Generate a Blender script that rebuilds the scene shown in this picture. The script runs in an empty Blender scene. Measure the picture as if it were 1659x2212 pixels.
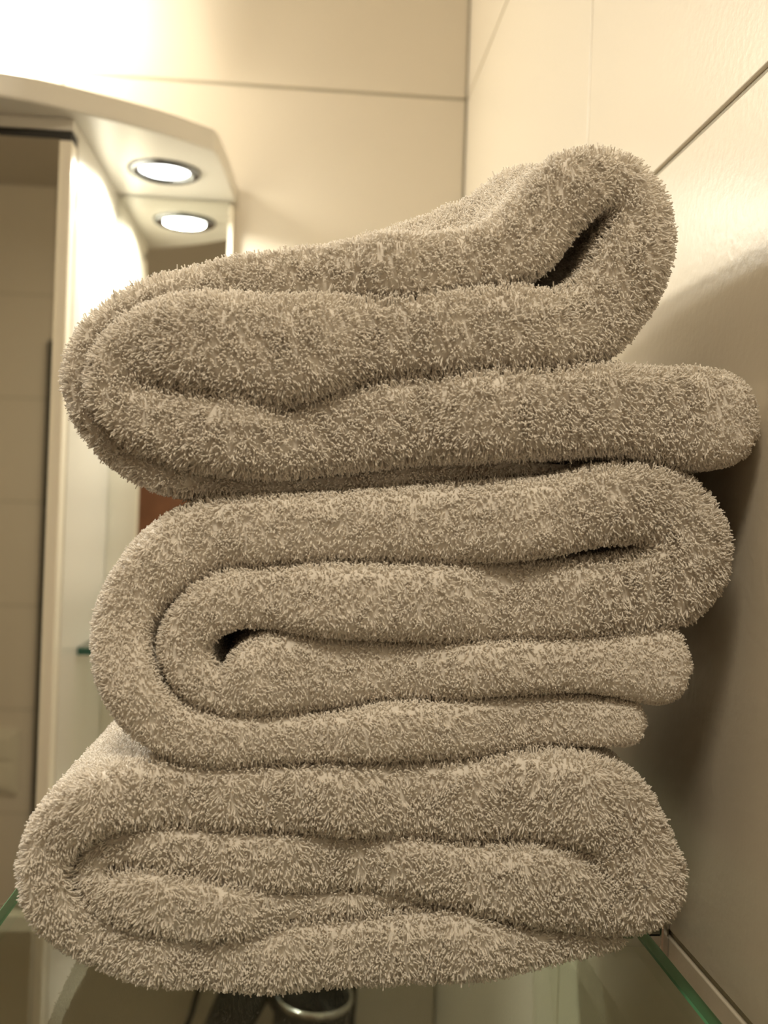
import bpy, bmesh, math, random
import numpy as np
from mathutils import Vector, Matrix, Euler, noise

# ------------------------------------------------------------------ camera
FPX, YAW, PITCH, ROLL = 2263.4, .0786, .0029, .0354
EYE = 1.6
sc = bpy.context.scene
cam_d = bpy.data.cameras.new('camera')
cam = bpy.data.objects.new('camera', cam_d)
sc.collection.objects.link(cam)
cam_d.sensor_fit = 'VERTICAL'
cam_d.sensor_height = 24.0
cam_d.lens = FPX / 2212 * 24.0
cam_d.clip_start = .01
fw = Vector((math.sin(YAW) * math.cos(PITCH), math.cos(YAW) * math.cos(PITCH), math.sin(PITCH)))
rt = Vector((math.cos(YAW), -math.sin(YAW), 0))
up = rt.cross(fw)
cr, sr = math.cos(ROLL), math.sin(ROLL)
right = rt * cr + up * sr
upv = up * cr - rt * sr
rot = Matrix((right, upv, -fw)).transposed()
cam.matrix_world = Matrix.Translation((0, 0, EYE)) @ rot.to_4x4()
cam_d.dof.use_dof = True
cam_d.dof.focus_distance = .350
cam_d.dof.aperture_fstop = 8.0
sc.camera = cam
sc.view_settings.view_transform = 'Standard'
sc.view_settings.look = 'None'
sc.view_settings.gamma = 1
sc.view_settings.use_curve_mapping = False
sc.view_settings.exposure = 0.32
sc.cycles.use_denoising = True
sc.cycles.max_bounces = 10
sc.cycles.use_adaptive_sampling = True
sc.cycles.adaptive_threshold = .03
sc.cycles.diffuse_bounces = 6
sc.cycles.transparent_max_bounces = 12
sc.cycles.sample_clamp_indirect = 6

# ------------------------------------------------------------------ world and lights
w = bpy.data.worlds.new('world'); sc.world = w; w.use_nodes = True
w.node_tree.nodes['Background'].inputs[0].default_value = (1, .8, .6, 1)
w.node_tree.nodes['Background'].inputs[1].default_value = 0.0

HP = .2842                      # underside of the cabinet canopy above eye level
SPOTS = [(-.1255, .8975), (-.63, .8975)]
SPOT_W, SPOT_COL = 1.0, (1.0, .97, .84)
TUBES = [-.168, -.31, -.45]
TUBE_W, TUBE_COL = 2.4, (1.0, .90, .72)

def area(name, loc, size, power, col, spread=180, rx=0):
    l = bpy.data.lights.new(name, 'AREA'); l.shape = 'DISK'; l.size = size
    l.energy = power; l.color = col; l.spread = math.radians(spread)
    o = bpy.data.objects.new(name, l); sc.collection.objects.link(o)
    o.location = loc; o.rotation_euler = (rx, 0, 0); return o
for x, y in SPOTS:
    area('downlight_lamp', (x, y, EYE + HP - .0030), .040, SPOT_W, SPOT_COL, 158)
for k, x in enumerate(TUBES[1:]):
    l = bpy.data.lights.new('tube_lamp', 'POINT'); l.energy = TUBE_W; l.color = TUBE_COL
    l.shadow_soft_size = .02
    o = bpy.data.objects.new('tube_lamp', l); sc.collection.objects.link(o)
    o.location = (x, .905, EYE + .425)
o = area('reflector_lamp', (-.65, .76, EYE + .54), .07, 1.75, (1.0, .935, .80), 100)
o.rotation_euler = (Vector((-.05, .38, EYE - .10)) - o.location).to_track_quat('-Z', 'Y').to_euler()
area('fill_light', (-.11, -.17, EYE + .66), .24, 3.9, (1.0, .86, .64), 180)  # added fill to brighten the towel fronts, no fitting hangs here

# ------------------------------------------------------------------ pixel helpers (photo pixel -> room point)
def ray(x, y):
    a, b = x - 829.5, y - 1106
    c, s = math.cos(ROLL), math.sin(ROLL)
    r = (a * c + b * s) / FPX; u = -(-a * s + b * c) / FPX
    cy = math.cos(PITCH) - u * math.sin(PITCH); z = math.sin(PITCH) + u * math.cos(PITCH)
    return (r * math.cos(YAW) + cy * math.sin(YAW), -r * math.sin(YAW) + cy * math.cos(YAW), z)
def atY(x, y, Y):
    d = ray(x, y); k = Y / d[1]; return Vector((d[0] * k, Y, EYE + d[2] * k))
def atZ(x, y, Z):
    d = ray(x, y); k = Z / d[2]; return Vector((d[0] * k, d[1] * k, EYE + Z))

# ------------------------------------------------------------------ materials
def mat(name, col, rough=.5, **kw):
    m = bpy.data.materials.new(name); m.use_nodes = True
    b = m.node_tree.nodes['Principled BSDF']
    b.inputs['Base Color'].default_value = (*col, 1); b.inputs['Roughness'].default_value = rough
    for k, v in kw.items():
        b.inputs[k.replace('_', ' ')].default_value = v
    return m
def bump(m, scale, strength, dist=.001, detail=3, coat=False):
    nt = m.node_tree; b = nt.nodes['Principled BSDF']
    tc = nt.nodes.new('ShaderNodeTexCoord'); n = nt.nodes.new('ShaderNodeTexNoise')
    n.inputs['Scale'].default_value = scale; n.inputs['Detail'].default_value = detail
    bp = nt.nodes.new('ShaderNodeBump'); bp.inputs['Strength'].default_value = strength; bp.inputs['Distance'].default_value = dist
    nt.links.new(tc.outputs['Object'], n.inputs['Vector']); nt.links.new(n.outputs['Fac'], bp.inputs['Height'])
    nt.links.new(bp.outputs['Normal'], b.inputs['Normal'])
    return n
def tint(m, noise_node, c0, c1):
    nt = m.node_tree; b = nt.nodes['Principled BSDF']
    r = nt.nodes.new('ShaderNodeMapRange'); r.inputs[1].default_value = .35; r.inputs[2].default_value = .65
    mx = nt.nodes.new('ShaderNodeMix'); mx.data_type = 'RGBA'
    mx.inputs[6].default_value = (*c0, 1); mx.inputs[7].default_value = (*c1, 1)
    nt.links.new(noise_node.outputs['Fac'], r.inputs[0]); nt.links.new(r.outputs[0], mx.inputs[0])
    nt.links.new(mx.outputs[2], b.inputs['Base Color'])

M_TILE = mat('tile_glaze', (.70, .64, .54), .30)
n_ = bump(M_TILE, 260, .25, .0006)
M_GROUT = mat('grout', (.43, .40, .32), .9); bump(M_GROUT, 900, .4)
M_TOWEL = mat('terry_cotton', (.97, .93, .87), .95, Sheen_Weight=.1, Specular_IOR_Level=.08)
def soften(m, f):
    nt = m.node_tree; b = nt.nodes['Principled BSDF']; o = nt.nodes['Material Output']
    t = nt.nodes.new('ShaderNodeBsdfTranslucent'); t.inputs[0].default_value = b.inputs['Base Color'].default_value
    x = nt.nodes.new('ShaderNodeMixShader'); x.inputs[0].default_value = f
    nt.links.new(b.outputs[0], x.inputs[1]); nt.links.new(t.outputs[0], x.inputs[2]); nt.links.new(x.outputs[0], o.inputs[0])
soften(M_TOWEL, .22)
M_WHITE = mat('white_lacquer', (.70, .67, .60), .28); bump(M_WHITE, 60, .04)
M_EDGE = mat('white_edge_band', (.84, .78, .66), .35); bump(M_EDGE, 80, .05)
M_MIRROR = mat('mirror_silver', (.86, .86, .80), .02, Metallic=1.0)
M_RING = mat('dark_chrome', (.22, .23, .24), .22, Metallic=1.0)
M_CHROME = mat('chrome', (.72, .72, .72), .16, Metallic=1.0)
M_BLACK = mat('black_plastic', (.012, .012, .011), .38); bump(M_BLACK, 500, .15)
M_CORD = mat('black_rubber_cord', (.012, .013, .011), .6); bump(M_CORD, 300, .1)
M_DOOR = mat('brown_door_veneer', (.24, .10, .045), .5); n_ = bump(M_DOOR, 18, .1); tint(M_DOOR, n_, (.22, .09, .04), (.28, .12, .055))
M_FRAME = mat('beige_door_frame', (.62, .54, .42), .5); bump(M_FRAME, 40, .05)
M_DARK = mat('dark_gap', (.018, .016, .012), .6); bump(M_DARK, 200, .1)  # near-black colour that stands in for the shade inside narrow gaps
M_SWITCH = mat('switch_plastic', (.72, .68, .56), .4); bump(M_SWITCH, 200, .05)
M_CEIL = mat('ceiling_paint', (.62, .58, .5), .9); bump(M_CEIL, 120, .2)
M_FLOOR = mat('floor_tile', (.30, .24, .17), .5); bump(M_FLOOR, 60, .2)

def emit(name, col, s):
    m = bpy.data.materials.new(name); m.use_nodes = True; nt = m.node_tree; nt.nodes.clear()
    e = nt.nodes.new('ShaderNodeEmission'); e.inputs[0].default_value = (*col, 1); e.inputs[1].default_value = s
    o = nt.nodes.new('ShaderNodeOutputMaterial'); nt.links.new(e.outputs[0], o.inputs[0]); return m
M_LENS = emit('lit_lens', (1, 1, .97), 6)
M_TUBE = emit('lit_opal_glass', (1, .98, .92), 1.6)

M_GEDGE2 = mat('dark_glass_edge', (.02, .09, .065), .2); bump(M_GEDGE2, 90, .1)

def glass_mat():
    m = bpy.data.materials.new('clear_float_glass'); m.use_nodes = True; nt = m.node_tree; nt.nodes.clear()
    tr = nt.nodes.new('ShaderNodeBsdfTransparent'); tr.inputs[0].default_value = (.90, .94, .885, 1)
    gl = nt.nodes.new('ShaderNodeBsdfGlossy'); gl.inputs['Roughness'].default_value = .03
    # Schlick reflectance from the angle alone, the same on both sides of the pane
    ge = nt.nodes.new('ShaderNodeNewGeometry'); dt = nt.nodes.new('ShaderNodeVectorMath'); dt.operation = 'DOT_PRODUCT'
    nt.links.new(ge.outputs['Normal'], dt.inputs[0]); nt.links.new(ge.outputs['Incoming'], dt.inputs[1])
    def mth(op, a, b=None):
        n = nt.nodes.new('ShaderNodeMath'); n.operation = op
        for i, v in enumerate((a, b)):
            if v is None: continue
            if isinstance(v, (int, float)): n.inputs[i].default_value = v
            else: nt.links.new(v, n.inputs[i])
        return n.outputs[0]
    frs = mth('ADD', mth('MULTIPLY', mth('POWER', mth('SUBTRACT', 1.0, mth('ABSOLUTE', dt.outputs['Value'])), 5.0), .96), .04)
    nz = nt.nodes.new('ShaderNodeTexNoise'); nz.inputs['Scale'].default_value = 8
    bp = nt.nodes.new('ShaderNodeBump'); bp.inputs['Strength'].default_value = .02
    mx = nt.nodes.new('ShaderNodeMixShader'); o = nt.nodes.new('ShaderNodeOutputMaterial')
    nt.links.new(nz.outputs['Fac'], bp.inputs['Height']); nt.links.new(bp.outputs['Normal'], gl.inputs['Normal'])
    nt.links.new(frs, mx.inputs[0]); nt.links.new(tr.outputs[0], mx.inputs[1]); nt.links.new(gl.outputs[0], mx.inputs[2])
    nt.links.new(mx.outputs[0], o.inputs[0]); return m
M_GLASS = glass_mat()
M_GEDGE = mat('green_glass_edge', (.14, .44, .25), .25); bump(M_GEDGE, 90, .1)

# ------------------------------------------------------------------ object helpers
def link(name, me, m=None, parent=None):
    o = bpy.data.objects.new(name, me); sc.collection.objects.link(o)
    if m is not None and not me.materials:
        for mm in (m if isinstance(m, (list, tuple)) else [m]): me.materials.append(mm)
    if parent: o.parent = parent
    return o
def from_bm(name, bm, m, parent=None, smooth=False):
    me = bpy.data.meshes.new(name); bmesh.ops.recalc_face_normals(bm, faces=bm.faces); bm.to_mesh(me); bm.free()
    if smooth:
        me.polygons.foreach_set('use_smooth', [True] * len(me.polygons))
    return link(name, me, m, parent)
def box(bm, a, b, bev=0.0, seg=2):
    r = bmesh.ops.create_cube(bm, size=1)
    vs = r['verts']
    for v in vs:
        v.co = Vector(((a[i] + b[i]) / 2 + v.co[i] * (b[i] - a[i]) for i in range(3)))
    if bev > 0:
        es = list({e for v in vs for e in v.link_edges})
        bmesh.ops.bevel(bm, geom=es, offset=bev, segments=seg, affect='EDGES', profile=.5)
def boxobj(name, a, b, m, parent=None, bev=0.0, seg=2):
    bm = bmesh.new(); box(bm, a, b, bev, seg); return from_bm(name, bm, m, parent)
def empty(name, loc=(0, 0, 0)):
    o = bpy.data.objects.new(name, None); sc.collection.objects.link(o); o.location = loc; o.empty_display_size = .03; return o
def tag(o, label, cat, group=None, kind=None):
    if label: o['label'] = label
    if cat: o['category'] = cat
    if group: o['group'] = group
    if kind: o['kind'] = kind
    return o
def adopt(parent):
    """children were modelled in room coordinates: keep them there"""
    inv = Matrix.Translation(-parent.location)
    for c in parent.children:
        c.location = c.location - parent.location
def lathe(bm, prof, c, n=40, axis=Vector((0, 0, 1))):
    q = Vector((0, 0, 1)).rotation_difference(axis)
    rings = []
    for r, z in prof:
        rings.append([bm.verts.new(Vector(c) + q @ Vector((r * math.cos(2 * math.pi * i / n), r * math.sin(2 * math.pi * i / n), z))) for i in range(n)])
    for a, b in zip(rings, rings[1:]):
        for i in range(n):
            bm.faces.new((a[i], a[(i + 1) % n], b[(i + 1) % n], b[i]))
    return rings
def tube(bm, pts, radii, n=14):
    pts = [Vector(p) for p in pts]; rings = []
    ref = Vector((0, 1, 0.13)).normalized()
    for i, p in enumerate(pts):
        t = (pts[min(i + 1, len(pts) - 1)] - pts[max(i - 1, 0)]).normalized()
        a = t.cross(ref).normalized(); b = t.cross(a)
        r = radii[i] if hasattr(radii, '__len__') else radii
        rings.append([bm.verts.new(p + (a * math.cos(2 * math.pi * k / n) + b * math.sin(2 * math.pi * k / n)) * r) for k in range(n)])
    for a, b in zip(rings, rings[1:]):
        for k in range(n): bm.faces.new((a[k], a[(k + 1) % n], b[(k + 1) % n], b[k]))
    bm.faces.new(rings[0]); bm.faces.new(rings[-1][::-1])
def catmull(P, per=10):
    P = [Vector(p) for p in P]; P = [P[0] * 2 - P[1]] + P + [P[-1] * 2 - P[-2]]; out = []
    for i in range(1, len(P) - 2):
        p0, p1, p2, p3 = P[i - 1:i + 3]
        for k in range(per):
            t = k / per
            out.append(.5 * ((2 * p1) + (p2 - p0) * t + (2 * p0 - 5 * p1 + 4 * p2 - p3) * t * t + (3 * p1 - p0 - 3 * p2 + p3) * t ** 3))
    out.append(P[-2]); return out

# ------------------------------------------------------------------ room shell
XR, YB, YF, XL, ZC = .1429, .986, -1.015, -1.65, 2.365
G = .0028                      # joint width
TP = .0014                     # how far tiles stand proud of the joints
tile_cache = {}
def tile_mesh(wd, ht):
    k = (round(wd, 4), round(ht, 4))
    if k not in tile_cache:
        bm = bmesh.new(); d = .0005
        # local: x along wall, z up, front towards -y
        def ring(ins, y): return [bm.verts.new((sx * (wd / 2 - ins), y, sz * (ht / 2 - ins))) for sx, sz in ((-1, -1), (1, -1), (1, 1), (-1, 1))]
        r = [ring(0, .004), ring(0, d), ring(.0002, .00015), ring(d, 0)]
        for a, b in zip(r, r[1:]):
            for i in range(4): bm.faces.new((a[i], a[(i + 1) % 4], b[(i + 1) % 4], b[i]))
        bm.faces.new(r[-1]); bm.faces.new(r[0][::-1])
        me = bpy.data.meshes.new('tile'); bmesh.ops.recalc_face_normals(bm, faces=bm.faces); bm.to_mesh(me); bm.free()
        me.materials.append(M_TILE); tile_cache[k] = me
    return tile_cache[k]
rng = random.Random(4)
def tiled_wall(name, origin, ang, us, zs, slab, holes=()):
    """us, zs: joint positions along the wall and up; origin/ang place the wall's front face"""
    wl = boxobj(name, slab[0], slab[1], M_GROUT); wl['kind'] = 'structure'
    R = Matrix.Rotation(ang, 4, 'Z')
    for i in range(len(us) - 1):
        for j in range(len(zs) - 1):
            u0, u1, z0, z1 = us[i], us[i + 1], zs[j], zs[j + 1]
            skip = False
            for (a, b, c, d) in holes:
                if u1 > a + .01 and u0 < b - .01 and z1 > c + .01 and z0 < d - .01: skip = True
            if skip: continue
            me = tile_mesh(u1 - u0 - G, z1 - z0 - G)
            o = link('tile', me, None, wl)
            p = R @ Vector(((u0 + u1) / 2, rng.uniform(-.0002, .0002), (z0 + z1) / 2))
            o.location = Vector(origin) + p
            o.rotation_euler = (rng.uniform(-.0006, .0006), 0, ang + rng.uniform(-.0004, .0004))
    return wl
def rows(top_rel, step=.25, lo=0.0, hi=ZC):
    z = EYE + top_rel
    while z - step > lo: z -= step
    out = [lo] if z - lo > .02 else []
    while z < hi - .02: out.append(z); z += step
    return out + [hi]
R1 = .397
# back wall (faces -y): u = x
us = [XL] + [x for x in (-.2318 - .4 * k for k in range(3, -1, -1))] + [XR]
tiled_wall('wall_back', (0, YB, 0), 0, us, rows(R1), ((XL, YB + TP, 0), (XR, YB + .08, ZC)))
# right wall (faces -x): rotate by -90deg: local x -> -y , local -y(front) -> -x
us = sorted([-YB, -.5403, -.1403, .2597, .6597, -YF])
zs = rows(R1); zs = [z for z in zs if z <= EYE - .36 or z >= EYE + .14]; zs = sorted(zs + [EYE - .153])
tiled_wall('wall_right', (XR, 0, 0), -math.pi / 2, us, zs, ((XR + TP, YF, 0), (XR + .08, YB + .08, ZC)))
# rear wall (faces +y), behind the camera, seen in the mirrors
DX0, DX1, DZ = -.615, XR, EYE + .39
us = sorted([-x for x in (XL, -1.415, -1.015, DX0)])
tiled_wall('wall_rear', (0, YF, 0), math.pi, us, rows(.501), ((XL, YF - .08, 0), (XR, YF - TP, ZC)))
us = sorted([-x for x in (DX0, -.215, XR)])
bmz = [z for z in rows(.501) if z > DZ + .03]
R = Matrix.Rotation(math.pi, 4, 'Z')
wr = bpy.data.objects['wall_rear']
for i in range(2):
    for z0, z1 in zip([DZ + .01] + bmz[:-1], bmz):
        o = link('tile', tile_mesh(us[i + 1] - us[i] - G, z1 - z0 - G), None, wr)
        o.location = Vector((0, YF, 0)) + R @ Vector(((us[i] + us[i + 1]) / 2, 0, (z0 + z1) / 2)); o.rotation_euler = (0, 0, math.pi)
# left wall (faces +x)
us = [YF, -.615, -.215, .185, .585, YB]
tiled_wall('wall_left', (XL, 0, 0), math.pi / 2, us, rows(R1), ((XL - .08, YF, 0), (XL - TP, YB + .08, ZC)))
tag(boxobj('floor', (XL - .08, YF - .08, -.06), (XR + .08, YB + .08, -.0005), M_FLOOR), None, None, kind='structure')
tag(boxobj('ceiling', (XL - .08, YF - .08, ZC + .0005), (XR + .08, YB + .08, ZC + .06), M_CEIL), None, None, kind='structure')

# door in the rear wall
d = boxobj('door_1', (-.50, YF + .004, .008), (XR - .03, YF + .030, DZ - .05), M_DOOR, bev=.003); d['kind'] = 'structure'
boxobj('door_frame', (-.598, YF + .002, 0), (-.503, YF + .022, DZ - .002), M_FRAME, d, .004)
boxobj('door_frame', (-.503, YF + .002, DZ - .047), (XR - .002, YF + .022, DZ - .002), M_FRAME, d, .004)
boxobj('door_frame', (XR - .028, YF + .002, 0), (XR - .002, YF + .022, DZ - .049), M_FRAME, d, .004)
boxobj('gap_strip', (-.618, YF + .001, 0), (-.599, YF + .020, DZ), M_DARK, d, .002)  # dark strip in place of the shaded gap at the door edge

# double light switch beside the door
sx0, sx1, sz0, sz1 = -.742, -.656, EYE - .70, EYE - .545
t = tag(empty('light_switch', ((sx0 + sx1) / 2, YF, sz0)), 'pale double rocker light switch on the tiled wall, reflected in the cabinet mirror', 'switch')
boxobj('switch_plate', (sx0, YF, sz0), (sx1, YF + .009, sz1), M_SWITCH, t, .003)
for a, b in ((sz0 + .012, (sz0 + sz1) / 2 - .004), ((sz0 + sz1) / 2 + .004, sz1 - .012)):
    o = boxobj('rocker', (sx0 + .014, YF + .007, a), (sx1 - .014, YF + .014, b), M_SWITCH, t, .003)
adopt(t)

# ------------------------------------------------------------------ mirror cabinet on the back wall
S, YD, YM = -.177, .785, .9741
CL = -.70                        # left end of the cabinet
ZT, ZB = EYE + HP, EYE - .297
cab = tag(empty('mirror_cabinet', (-.4, YB, ZB)), 'white bathroom mirror cabinet with curved lit canopy and open glass niche', 'cabinet')
YW = YB - .001
boxobj('side_panel', (S - .016, YD + .021, ZB), (S, YW, ZT - .0005), M_WHITE, cab, .0008)
boxobj('side_panel', (CL, YD + .021, ZB), (CL + .016, YW, ZT - .0005), M_WHITE, cab, .0008)
boxobj('back_panel', (CL + .0165, YM + .006, ZB + .0005), (S - .0165, YW, ZT - .0005), M_WHITE, cab)
boxobj('bottom_board', (CL - .004, YD - .012, ZB - .013), (-.072, YW, ZB - .0005), M_WHITE, cab, .0015)
boxobj('top_rail', (CL + .0165, YD + .021, ZT - .014), (S - .0165, YD + .040, ZT - .001), M_WHITE, cab, .001)
boxobj('gap_strip', (CL + .002, YD + .004, ZT - .0165), (S - .0015, YD + .0205, ZT - .0095), M_DARK, cab)  # shade of the gap above the mirror doors, painted as a dark strip
boxobj('front_rail', (CL + .002, YD + .003, ZT - .0090), (S - .0005, YD + .0205, ZT - .0006), M_WHITE, cab)
# mirror doors
for x0, x1 in ((CL, (CL + S) / 2 - .001), ((CL + S) / 2 + .001, S - .0005)):
    dr = boxobj('mirror_door', (x0, YD + .001, ZB + .001), (x1, YD + .018, ZT - .017), M_EDGE, cab, .0012)
    boxobj('mirror', (x0 + .0085, YD - .0008, ZB + .003), (x1 - .0085, YD + .0012, ZT - .0172), M_MIRROR, dr)
# niche: mirror at the back, light edge strip, glass shelf
boxobj('niche_mirror', (S + .0005, YM, ZB + .0005), (-.0765, YM + .0055, ZT - .001), M_MIRROR, cab)
boxobj('mirror_backing', (S + .0005, YM + .006, ZB + .0005), (-.0740, YW, ZT - .001), M_WHITE, cab)
boxobj('edge_strip', (-.0763, YM - .002, ZB + .0005), (-.0722, YM + .0055, ZT - .004), M_EDGE, cab, .0008)
bm = bmesh.new(); box(bm, (S + .001, .862, EYE - .1215), (-.079, YM - .001, EYE - .1155))
for f in bm.faces: f.material_index = 0 if abs(f.normal.z) > .5 else 1
me = bpy.data.meshes.new('glass_shelf'); bm.normal_update()
for f in bm.faces: f.material_index = 0 if abs(f.normal.z) > .5 else 1
bm.to_mesh(me); bm.free()
link('niche_shelf', me, [M_GLASS, M_GEDGE2], cab)
for x in (S + .004, -.083):
    bm = bmesh.new(); lathe(bm, [(0, -.002), (.004, -.002), (.004, .0015), (0, .0015)], (x, .90, EYE - .1238), 16)
    from_bm('shelf_peg', bm, M_CHROME, cab, True)
# canopy with curved front
zt, zb = EYE + HP + .018, EYE + HP
front = [atZ(x, y, HP + .018) for x, y in ((463, 277), (340, 234), (141, 181), (0, 153))]
xs = [(p.x, p.y) for p in front]
cx = (CL + S) / 2
ctrl = xs + [(-.30, .737), (-.385, .729)]
mir = [(-.77 - a, b) for a, b in ctrl[:-1][::-1]]
outline = [(-.0705, YW), (-.0712, .93), (-.0745, .87)] + []
poly = [Vector((-.0697, YW, 0)), Vector((-.0730, .90, 0)), Vector((-.0768, .852, 0))]
poly += catmull([Vector((a, b, 0)) for a, b in ctrl + mir], 6)
poly += [Vector((-.77 + .0768, .852, 0)), Vector((-.77 + .0697, YW, 0))]
bm = bmesh.new()
lo = [bm.verts.new((p.x, p.y, zb)) for p in poly]; hi = [bm.verts.new((p.x, p.y, zt)) for p in poly]
bm.faces.new(lo); bm.faces.new(hi[::-1])
for i in range(len(poly)): bm.faces.new((lo[i], lo[(i + 1) % len(poly)], hi[(i + 1) % len(poly)], hi[i]))
bmesh.ops.recalc_face_normals(bm, faces=bm.faces)
ee = [e for e in bm.edges if abs(e.verts[0].co.z - e.verts[1].co.z) < 1e-6]
bmesh.ops.bevel(bm, geom=ee, offset=.0022, segments=2, affect='EDGES', profile=.5)
from_bm('canopy', bm, M_WHITE, cab)
for x, y in SPOTS:
    bm = bmesh.new()
    lathe(bm, [(.0215, .0005), (.0212, -.0012), (.0240, -.0030), (.0275, -.0034), (.0302, -.0020), (.0308, .0003)], (x, y, zb), 48)
    dl = from_bm('downlight', bm, M_RING, cab, True)
    bm = bmesh.new(); lathe(bm, [(.0001, -.0024), (.010, -.0022), (.018, -.0014), (.0213, .0001)], (x, y, zb), 40)
    from_bm('lens', bm, M_LENS, dl, True)
adopt(cab)

# slim wall lamp above the cabinet (only the tip of one glass is in the frame)
t = tag(empty('wall_lamp', (-.31, YB, EYE + .58)), 'glowing slim opal glass tip of the wall lamp above the cabinet', 'lamp')
boxobj('lamp_base', (-.50, YB - .03, EYE + .565), (-.12, YB - .0005, EYE + .60), M_CHROME, t, .004)
for x in TUBES:
    bm = bmesh.new()
    prof = [(.0001, 0), (.0022, .004), (.0045, .014), (.0064, .030), (.0075, .050), (.0080, .09), (.0080, .15)]
    lathe(bm, prof, (x, .95, EYE + (.406 if x > -.2 else .455)), 24)
    g = from_bm('lamp_glass', bm, M_TUBE, t, True)
    z0 = EYE + (.406 if x > -.2 else .455) + .149
    bm = bmesh.new(); tube(bm, [(x, .95, z0), (x, .95, EYE + .580), (x, .9565, EYE + .583)], .006, 12)
    from_bm('lamp_arm', bm, M_CHROME, t, True)
adopt(t)

# ------------------------------------------------------------------ glass shelf under the towels
ZS = -.1475
sh = tag(empty('glass_shelf', (.0, .40, EYE + ZS)), 'clear glass shelf with green edges carrying the towel stack', 'shelf')
sx0, sx1, sy0, sy1 = -.1038, .1305, .215, .62
bm = bmesh.new(); box(bm, (sx0, sy0, EYE + ZS - .006), (sx1, sy1, EYE + ZS), .0006, 1)
bm.normal_update()
for f in bm.faces: f.material_index = 0 if abs(f.normal.z) > .9 else 1
me = bpy.data.meshes.new('glass_pane'); bm.to_mesh(me); bm.free()
link('glass_pane', me, [M_GLASS, M_GEDGE], sh)
for y in (.392, .58, .24):
    br = boxobj('bracket', (sx1 - .010, y - .009, EYE + ZS - .011), (XR - .0002, y + .009, EYE + ZS - .0062), M_CHROME, sh, .0012)
    boxobj('bracket_lip', (sx1 - .008, y - .008, EYE + ZS + .0002), (XR - .0002, y + .008, EYE + ZS + .0035), M_CHROME, br, .001)
    boxobj('bracket_plate', (XR - .0035, y - .010, EYE + ZS - .016), (XR - .0002, y + .010, EYE + ZS + .012), M_CHROME, br, .001)
adopt(sh)

# ------------------------------------------------------------------ hair dryer hanging on the back wall, seen through the shelf
hd = tag(empty('hair_dryer', (.02, .9, EYE - .5)), 'black hair dryer with chrome ring hanging on the wall below the glass shelf', 'hair dryer')
c = atY(677, 2152, .90)
ax = Vector((.06, -.10, 1)).normalized()
R0 = .0325
bm = bmesh.new()
lathe(bm, [(.0001, -.028), (R0 * .80, -.026), (R0 * .90, -.004), (R0 * .95, .0005), (R0, 0.0), (R0 * 1.02, -.006), (R0 * .99, -.03), (R0 * .86, -.06), (R0 * .74, -.085), (R0 * .72, -.12), (R0 * .60, -.122), (.0001, -.118)], c, 44, ax)
from_bm('barrel', bm, M_BLACK, hd, True)
bm = bmesh.new()
lathe(bm, [(R0 * .955, .0004), (R0 * .96, .003), (R0 * 1.0, .0042), (R0 * 1.05, .003), (R0 * 1.06, -.0008), (R0 * 1.02, -.0015)], c, 44, ax)
from_bm('chrome_ring', bm, M_CHROME, hd, True)
h0, h1 = atY(560, 2080, .915), atY(455, 2290, .905)
bm = bmesh.new(); box(bm, (-.0200, -.013, -.5), (.0200, .013, .5), .008, 3)
dv = h0 - h1; q = Vector((0, 0, 1)).rotation_difference(dv.normalized())
for v in bm.verts: v.co = (h0 + h1) / 2 + q @ Vector((v.co.x * (1 + .25 * v.co.z), v.co.y, v.co.z * dv.length))
hn = from_bm('handle', bm, M_BLACK, hd, True)
bm = bmesh.new()
a, b = atY(555, 2070, .915), c + ax * -.03
tube(bm, [a, a * .5 + b * .5 + Vector((0, 0, .004)), b], [.014, .017, .02], 16)
from_bm('handle_hinge', bm, M_BLACK, hd, True)
bm = bmesh.new()
P = [atY(455, 2288, .905), atY(430, 2350, .91), atY(370, 2360, .94), atY(372, 2290, .965), atY(410, 2200, .972), atY(432, 2130, .972), atY(470, 2060, .972), atY(560, 2020, .975), atY(700, 2030, .975), atY(758, 2080, .975), atY(765, 2140, .975), atY(760, 2212, .975), atY(752, 2350, .975), atY(744, 2500, .975)]
tube(bm, catmull(P, 8), .0027, 10)
from_bm('cord', bm, M_CORD, hd, True)
boxobj('wall_holder', (c.x - .022, .925, c.z - .10), (c.x + .022, YB - .0005, c.z - .05), M_BLACK, hd, .006)
adopt(hd)

# ------------------------------------------------------------------ towels
Y0 = .322
PX = Y0 / FPX
A_ = [(1440,990,9),(1300,1002,13),(1160,1010,21),(1000,1014,27),(800,1035,28),(600,1050,25),(450,1044,31),(330,1012,34),(240,955,33),(186,885,32),
      (163,820,33),(182,745,32),(232,690,33),(311,638,28),(395,615,34),(480,602,43),(606,600,52),(750,594,59),(850,587,66),(960,578,65),(1060,560,68),
      (1130,513,80),(1179,454,74),(1239,404,70),(1300,388,58),(1352,408,53),(1386,470,62),(1367,552,79),(1327,636,84),(1268,692,86),(1195,717,80),(1100,716,87),(1000,723,84),
      (900,731,81),(750,742,88),(620,765,108),(520,756,104),(430,745,97),(350,748,86),(290,770,72),(250,812,58),(256,862,58),(300,900,62),(400,922,80),
      (520,942,80),(620,957,70),(720,930,86),(860,908,90),(1000,900,88),(1150,893,90),(1310,888,93),(1420,895,98),(1510,905,108),(1570,908,104),(1630,906,96)]
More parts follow.
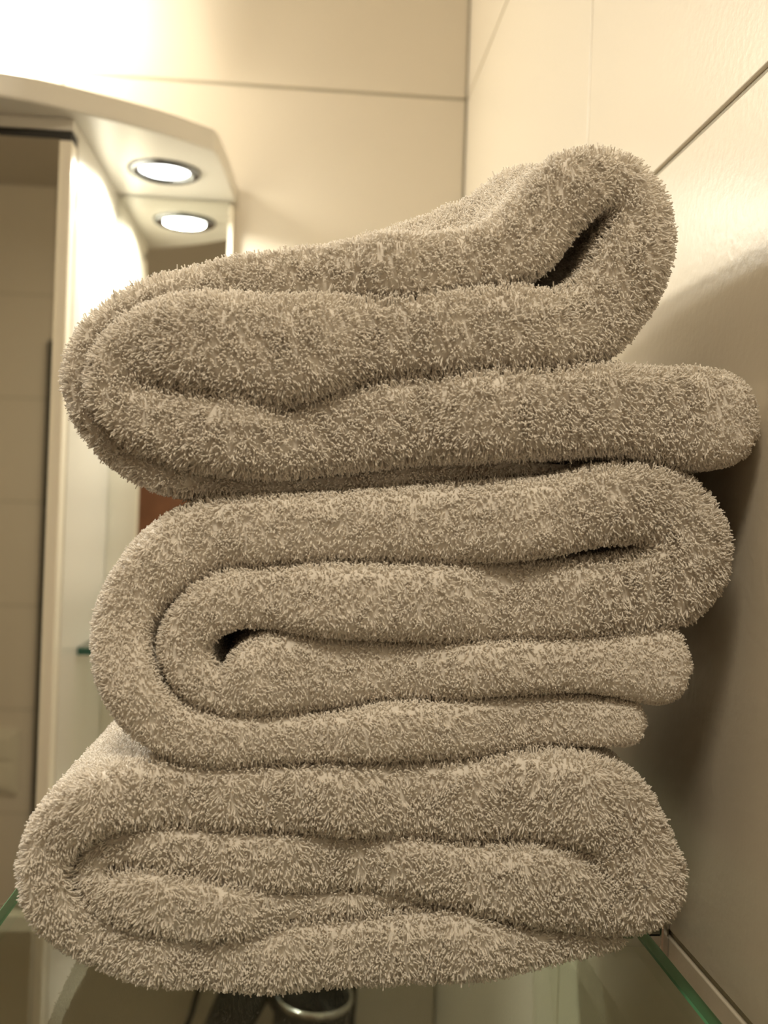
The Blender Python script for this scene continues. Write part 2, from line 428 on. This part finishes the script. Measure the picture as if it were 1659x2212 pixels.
B_ = [(1395,1560,54),(1340,1559,57),(1200,1555,64),(1000,1568,65),(850,1576,64),(700,1588,56),(560,1592,56),(450,1590,60),(370,1567,62),(305,1510,61),
      (270,1432,62),(268,1350,62),(300,1272,68),(365,1205,78),(455,1153,80),(560,1145,76),(700,1139,77),(850,1132,81),(1000,1128,87),(1150,1118,89),
      (1300,1090,82),(1390,1088,84),(1450,1120,94),(1480,1190,97),(1440,1258,90),(1330,1285,86),(1200,1295,88),(1000,1298,86),(850,1298,84),(700,1293,78),
      (600,1287,64),(510,1291,61),(440,1322,58),(396,1390,58),(425,1455,52),(487,1492,42),(550,1462,80),(625,1449,88),(750,1448,74),(900,1446,62),
      (1100,1440,58),(1250,1430,64),(1350,1432,80),(1430,1436,92),(1482,1436,92)]
C_ = [(1340,2020,18),(1250,2030,29),(1150,2033,42),(1000,2031,70),(850,2044,74),(700,2055,73),(560,2065,65),(450,2065,59),(330,2052,57),(215,2018,56),
      (138,1965,54),(102,1892,50),(112,1820,52),(158,1762,58),(230,1714,66),(350,1706,74),(450,1713,71),(600,1716,73),(800,1718,80),(1000,1722,88),
      (1150,1713,95),(1250,1716,98),(1318,1754,92),(1358,1835,90),(1382,1900,90),(1330,1930,72),(1200,1905,90),(1080,1890,76),(950,1873,62),(850,1860,60),
      (700,1860,64),(550,1852,62),(400,1832,51),(300,1818,42),(225,1835,38),(192,1880,38),(225,1925,38),(330,1932,64),(450,1952,58),(560,1956,44),
      (700,1953,30),(850,1945,24),(960,1942,14)]
def make_path(P, seed):
    P3 = []; PU = []
    for i, (x, y, t) in enumerate(P):
        # some layers of the loose top towel stand a little in front of others
        push = 0.0
        if seed == 11: push = -.0055 if i < 7 else -.0035 if i < 18 else 0 if i < 31 else .003 if i < 46 else .001
        touch = {11: y > 985, 12: y < 1165 or y > 1540, 13: y < 1730}[seed]
        FUR = 9 if touch else 5
        v = atY(x, y, Y0); P3.append((v.x, v.z, max(t - FUR, 4) * PX)); PU.append((push, 0, 0))
    pts = np.array([tuple(p) for p in catmull([Vector(p) for p in P3], 12)])
    pts = np.c_[pts, [p[0] for p in catmull([Vector(p) for p in PU], 12)]]
    seg = np.hypot(*np.diff(pts[:, :2], axis=0).T); s = np.r_[0, np.cumsum(seg)]
    n = int(s[-1] / .0022); ss = np.linspace(0, s[-1], n)
    out = np.stack([np.interp(ss, s, pts[:, k]) for k in range(4)], 1)
    for _ in range(3):
        out[1:-1] = out[1:-1] * .5 + (out[:-2] + out[2:]) * .25
    t = out[:, 2].copy()
    for d_, tt in ((ss, t[0]), (s[-1] - ss, t[-1])):
        L = max(tt * 1.0, .004); q = np.clip(d_ / L, 0, 1); t *= np.sqrt(np.clip(1 - (1 - q) ** 2, .02, 1))
    out[:, 2] = t
    return out, ss
def ribbon(path, ss, seed, depth, lift=None):
    x, z, t, push = path.T
    tx = np.gradient(x); tz = np.gradient(z); l = np.hypot(tx, tz) + 1e-9; tx /= l; tz /= l
    nx, nz = -tz, tx
    rs = np.random.RandomState(seed)
    ph = rs.uniform(0, 6.28, 8)
    fo = .0022 * np.sin(ss * 31 + ph[0]) + .0014 * np.sin(ss * 77 + ph[1]) + .0008 * np.sin(ss * 170 + ph[2]) - push
    # section: back of one face -> nose -> back of other face
    ys = [depth, depth * .8, depth * .62, depth * .47, depth * .35, depth * .25, depth * .17, depth * .11, depth * .065, .008, .004]
    sec = [(1.0, y, 0) for y in ys]
    K = 11
    for k in range(K + 1):
        a = math.pi / 2 - math.pi * k / K * 1.0
        cn = math.copysign(abs(math.sin(a)) ** .55, math.sin(a)); cy = abs(math.cos(a)) ** .8
        sec.append((cn, 0, -cy))
    sec += [(-1.0, y, 0) for y in ys[::-1]]
    N, S_ = len(x), len(sec)
    V = np.zeros((N, S_, 3))
    for j, (cn, y, nose) in enumerate(sec):
        V[:, j, 0] = x + nx * t * cn; V[:, j, 2] = z + nz * t * cn
        V[:, j, 1] = Y0 + y + nose * np.minimum(t * .75, .0080) + fo * (1 if y < .02 else max(0, 1 - y / .05))
    # soft unevenness of thick cotton
    P = V.reshape(-1, 3)
    nzv = np.zeros(len(P))
    for k in range(6):
        w_ = rs.normal(0, 1, 3); w_ = w_ / np.linalg.norm(w_) * rs.uniform(90, 330)
        nzv += np.sin(P @ w_ + rs.uniform(0, 6.28)) / (k * .5 + 1.5)
    cn = np.array([s_[0] for s_ in sec])[None, :]
    dv = nzv.reshape(N, S_) * .0004
    V[:, :, 0] += nx[:, None] * dv * np.sign(cn); V[:, :, 2] += nz[:, None] * dv * np.sign(cn); V[:, :, 1] -= dv * (1 - np.abs(cn)) * 2
    if lift is not None: V = lift(V)
    return V
def grid_faces(N, S_):
    i, j = np.meshgrid(np.arange(N - 1), np.arange(S_ - 1), indexing='ij')
    a = (i * S_ + j).ravel()
    q = np.stack([a, a + 1, a + S_ + 1, a + S_], 1)
    i = np.arange(N - 1); b = np.stack([i * S_ + S_ - 1, i * S_, (i + 1) * S_, (i + 1) * S_ + S_ - 1], 1)
    return np.vstack([q, b])

# terry loops: tiny bent yarn loops scattered by geometry nodes
def pile_group():
    ng = bpy.data.node_groups.new('terry_loops', 'GeometryNodeTree')
    ng.interface.new_socket('Geometry', in_out='INPUT', socket_type='NodeSocketGeometry')
    ng.interface.new_socket('Geometry', in_out='OUTPUT', socket_type='NodeSocketGeometry')
    N = ng.nodes; L = ng.links
    gi = N.new('NodeGroupInput'); go = N.new('NodeGroupOutput')
    prof = N.new('GeometryNodeCurvePrimitiveCircle'); prof.mode = 'RADIUS'
    prof.inputs['Resolution'].default_value = 4; prof.inputs['Radius'].default_value = .00022
    join = N.new('GeometryNodeGeometryToInstance')
    mm = .001
    V4 = [((0, 0, -.4), (.1, .1, 1.2), (.7, .2, 3.2), (.8, .3, 2.3)),
          ((0, 0, -.4), (-.2, .1, 1.4), (.2, -.7, 3.2), (.3, -.7, 2.2)),
          ((0, 0, -.4), (.3, -.1, 1.2), (-.4, .2, 3.2), (-.5, .3, 2.6)),
          ((0, 0, -.4), (-.2, -.2, 1.5), (.3, .3, 3.4), (.5, .2, 2.8)),
          ((0, 0, -.4), (.1, .3, 1.3), (-.2, -.5, 2.9), (-.6, -.3, 2.0)),
          ((0, 0, -.4), (.2, .1, 1.0), (.0, .2, 2.4), (.1, -.1, 3.0))]
    for P in V4:
        b = N.new('GeometryNodeCurvePrimitiveBezierSegment'); b.inputs['Resolution'].default_value = 5
        for nm, p in zip(('Start', 'Start Handle', 'End Handle', 'End'), P):
            b.inputs[nm].default_value = tuple(c * mm for c in p)
        cm = N.new('GeometryNodeCurveToMesh'); cm.inputs['Fill Caps'].default_value = True
        L.new(b.outputs[0], cm.inputs['Curve']); L.new(prof.outputs[0], cm.inputs['Profile Curve'])
        sm = N.new('GeometryNodeSetMaterial'); sm.inputs['Material'].default_value = M_TOWEL
        L.new(cm.outputs[0], sm.inputs[0]); L.new(sm.outputs[0], join.inputs[0])
    iop = N.new('GeometryNodeInstanceOnPoints'); iop.inputs['Pick Instance'].default_value = True
    def attr(nm, ty):
        a = N.new('GeometryNodeInputNamedAttribute'); a.data_type = ty; a.inputs['Name'].default_value = nm; return a.outputs[0]
    L.new(gi.outputs[0], iop.inputs['Points']); L.new(join.outputs[0], iop.inputs['Instance'])
    L.new(attr('pick', 'INT'), iop.inputs['Instance Index'])
    e2r = N.new('FunctionNodeEulerToRotation'); L.new(attr('turn', 'FLOAT_VECTOR'), e2r.inputs[0])
    L.new(e2r.outputs[0], iop.inputs['Rotation']); L.new(attr('size', 'FLOAT_VECTOR'), iop.inputs['Scale'])
    L.new(iop.outputs[0], go.inputs[0])
    return ng
PILE = pile_group()

def dist_field(P2, paths, margin):
    """largest (half thickness + margin - distance) to any ribbon centre line, for 2-D points"""
    out = np.full(len(P2), -1.0)
    C = np.vstack(paths)[::2]
    for a in range(0, len(P2), 20000):
        q = P2[a:a + 20000]
        d = np.sqrt(((q[:, None, :] - C[None, :, :2]) ** 2).sum(2))
        out[a:a + 20000] = (C[None, :, 2] + margin - d).max(1)
    return out

def scatter(V, F, dens, paths, seed):
    rs = np.random.RandomState(seed)
    P = V.reshape(-1, 3)
    A, B, C, D = (P[F[:, k]] for k in range(4))
    nrm = np.cross(C - A, D - B); ar = np.linalg.norm(nrm, axis=1) / 2
    nrm = nrm / (2 * ar[:, None] + 1e-15)
    n = int(ar.sum() * dens)
    f = rs.choice(len(F), n, p=ar / ar.sum())
    u, v = rs.rand(n, 1), rs.rand(n, 1)
    p = (A[f] * (1 - u) + B[f] * u) * (1 - v) + (D[f] * (1 - u) + C[f] * u) * v
    nn = nrm[f]
    y = p[:, 1]
    keep = (y < .47)
    keep &= rs.rand(n) < np.clip(1.15 - (y - .40) * 8, .3, 1)
    p, nn, y = p[keep], nn[keep], y[keep]
    deep = y > Y0 + .004
    out = dist_field((p + nn * .0045)[:, [0, 2]], paths, -.0005)
    inside = dist_field((p + nn * .0012)[:, [0, 2]], paths, -.0012)
    keep = np.where(deep, out < 0, np.where(nn[:, 1] < -.45, True, inside < 0))
    p, nn = p[keep], nn[keep]
    return p, nn

def make_towel(label, P, seed, depth, zmin):
    path, ss = make_path(P, seed)
    return dict(label=label, path=path, ss=ss, seed=seed, depth=depth)
def liftA(V):
    # the upper flap humps up towards the wall side behind its front edge
    X, Y, Z = V[..., 0], V[..., 1], V[..., 2] - EYE
    g = np.interp(X, [-.01, .02, .035, .050, .066, .088], [0, .45, .66, .84, .62, 0])
    k = np.clip((Y - Y0 - .004) / .035, 0, 1); k = k * k * (3 - 2 * k)
    top = np.clip((Z - .060) / .012, 0, 1)
    V[..., 2] += .023 * g * k * top
    return V
towels = [
    (tag(empty('folded_towel', (.03, .40, EYE + .015)), 'topmost white terry towel, loosely folded with a raised roll at its right', 'towel', 'folded towels on the glass shelf'), A_, 11, .20, liftA),
    (tag(empty('folded_towel', (.03, .40, EYE - .075)), 'middle white terry towel of the stack, neatly folded with round left end', 'towel', 'folded towels on the glass shelf'), B_, 12, .20, None),
    (tag(empty('folded_towel', (.02, .41, EYE + ZS)), 'bottom white terry towel lying on the glass shelf, its left side brightly lit', 'towel', 'folded towels on the glass shelf'), C_, 13, .21, None)]
data = [make_path(P, s) for _, P, s, _, _ in towels]
allp = [d_[0] for d_ in data]
total = 0
for (root, P, seed, depth, lift), (path, ss) in zip(towels, data):
    V = ribbon(path, ss, seed, depth, lift)
    F = grid_faces(*V.shape[:2])
    me = bpy.data.meshes.new('cloth')
    n1, s1 = V.shape[:2]
    caps = [list(range(s1 - 1, -1, -1)), [(n1 - 1) * s1 + k for k in range(s1)]]
    me.from_pydata(V.reshape(-1, 3).tolist(), [], F.tolist() + caps); me.update()
    # orient outward (front nose faces must look towards -y)
    mid = (s1 // 2)
    fi = (n1 // 2) * (s1 - 1) + mid
    flip = me.polygons[fi].normal.y > 0
    if flip:
        me.flip_normals(); F = F[:, ::-1]
    me.polygons.foreach_set('use_smooth', [True] * len(me.polygons))
    cl = link('cloth', me, M_TOWEL, root); cl.location = -root.location
    p, nn = scatter(V, F, 1650000, allp, seed)
    rs = np.random.RandomState(seed + 50); n = len(p); total += n
    # yarn tufts lean together: smooth field of lean plus a little scatter
    fld = np.stack([sum(np.sin(p @ (rs.normal(0, 1, 3) * k_) + rs.uniform(0, 6.28)) for k_ in (160, 420, 900)) for _ in range(3)], 1) * .17
    dirs = nn + fld + rs.normal(0, .14, (n, 3)) + np.array([0, -.05, -.24])
    dirs /= np.linalg.norm(dirs, axis=1)[:, None]
    # euler XYZ for: spin about z then tilt z to dir
    th = np.arccos(np.clip(dirs[:, 2], -1, 1)); az = np.arctan2(dirs[:, 1], dirs[:, 0]); sp = rs.uniform(0, 2 * np.pi, n)
    ca, sa, ct, st, cs, s_ = np.cos(az), np.sin(az), np.cos(th), np.sin(th), np.cos(sp), np.sin(sp)
    z_ = np.zeros(n); o_ = np.ones(n)
    Rz = np.stack([np.stack([ca, -sa, z_], 1), np.stack([sa, ca, z_], 1), np.stack([z_, z_, o_], 1)], 1)
    Ry = np.stack([np.stack([ct, z_, st], 1), np.stack([z_, o_, z_], 1), np.stack([-st, z_, ct], 1)], 1)
    Rs = np.stack([np.stack([cs, -s_, z_], 1), np.stack([s_, cs, z_], 1), np.stack([z_, z_, o_], 1)], 1)
    Rm = Rz @ Ry @ Rs
    ey = np.arcsin(np.clip(-Rm[:, 2, 0], -1, 1)); ex = np.arctan2(Rm[:, 2, 1], Rm[:, 2, 2]); ez = np.arctan2(Rm[:, 1, 0], Rm[:, 0, 0])
    eul = np.stack([ex, ey, ez], 1)
    sl = rs.uniform(.75, 1.15, n); long_ = rs.rand(n) < .03; sl[long_] *= 1.25
    # pile is shorter on the middle towel and on the tight cut ends by the wall
    xr = p[:, 0]; zr = p[:, 2] - EYE
    if seed == 11: sl *= 1 - .55 * np.clip((xr - .118) / .012, 0, 1)
    if seed == 12:
        sl *= np.where(zr > -.033, .62 + .38 * np.clip((xr - .075) / .02, 0, 1), .58)
        sl *= 1 - .45 * np.clip((xr - .080) / .02, 0, 1) * (zr < -.036)
    if seed == 13: sl *= .9
    siz = np.stack([rs.uniform(.85, 1.15, n)] * 2 + [sl], 1)
    pm = bpy.data.meshes.new('pile'); pm.vertices.add(n); pm.vertices.foreach_set('co', p.astype(np.float32).ravel())
    for nm, ty, arr in (('turn', 'FLOAT_VECTOR', eul), ('size', 'FLOAT_VECTOR', siz)):
        at = pm.attributes.new(nm, ty, 'POINT'); at.data.foreach_set('vector', arr.astype(np.float32).ravel())
    at = pm.attributes.new('pick', 'INT', 'POINT'); at.data.foreach_set('value', rs.randint(0, 6, n).astype(np.int32))
    pm.materials.append(M_TOWEL); pm.update()
    po = link('pile', pm, None, root); po.location = -root.location; po['kind'] = 'stuff'
    md = po.modifiers.new('loops', 'NODES'); md.node_group = PILE
print('LOOPS', total)
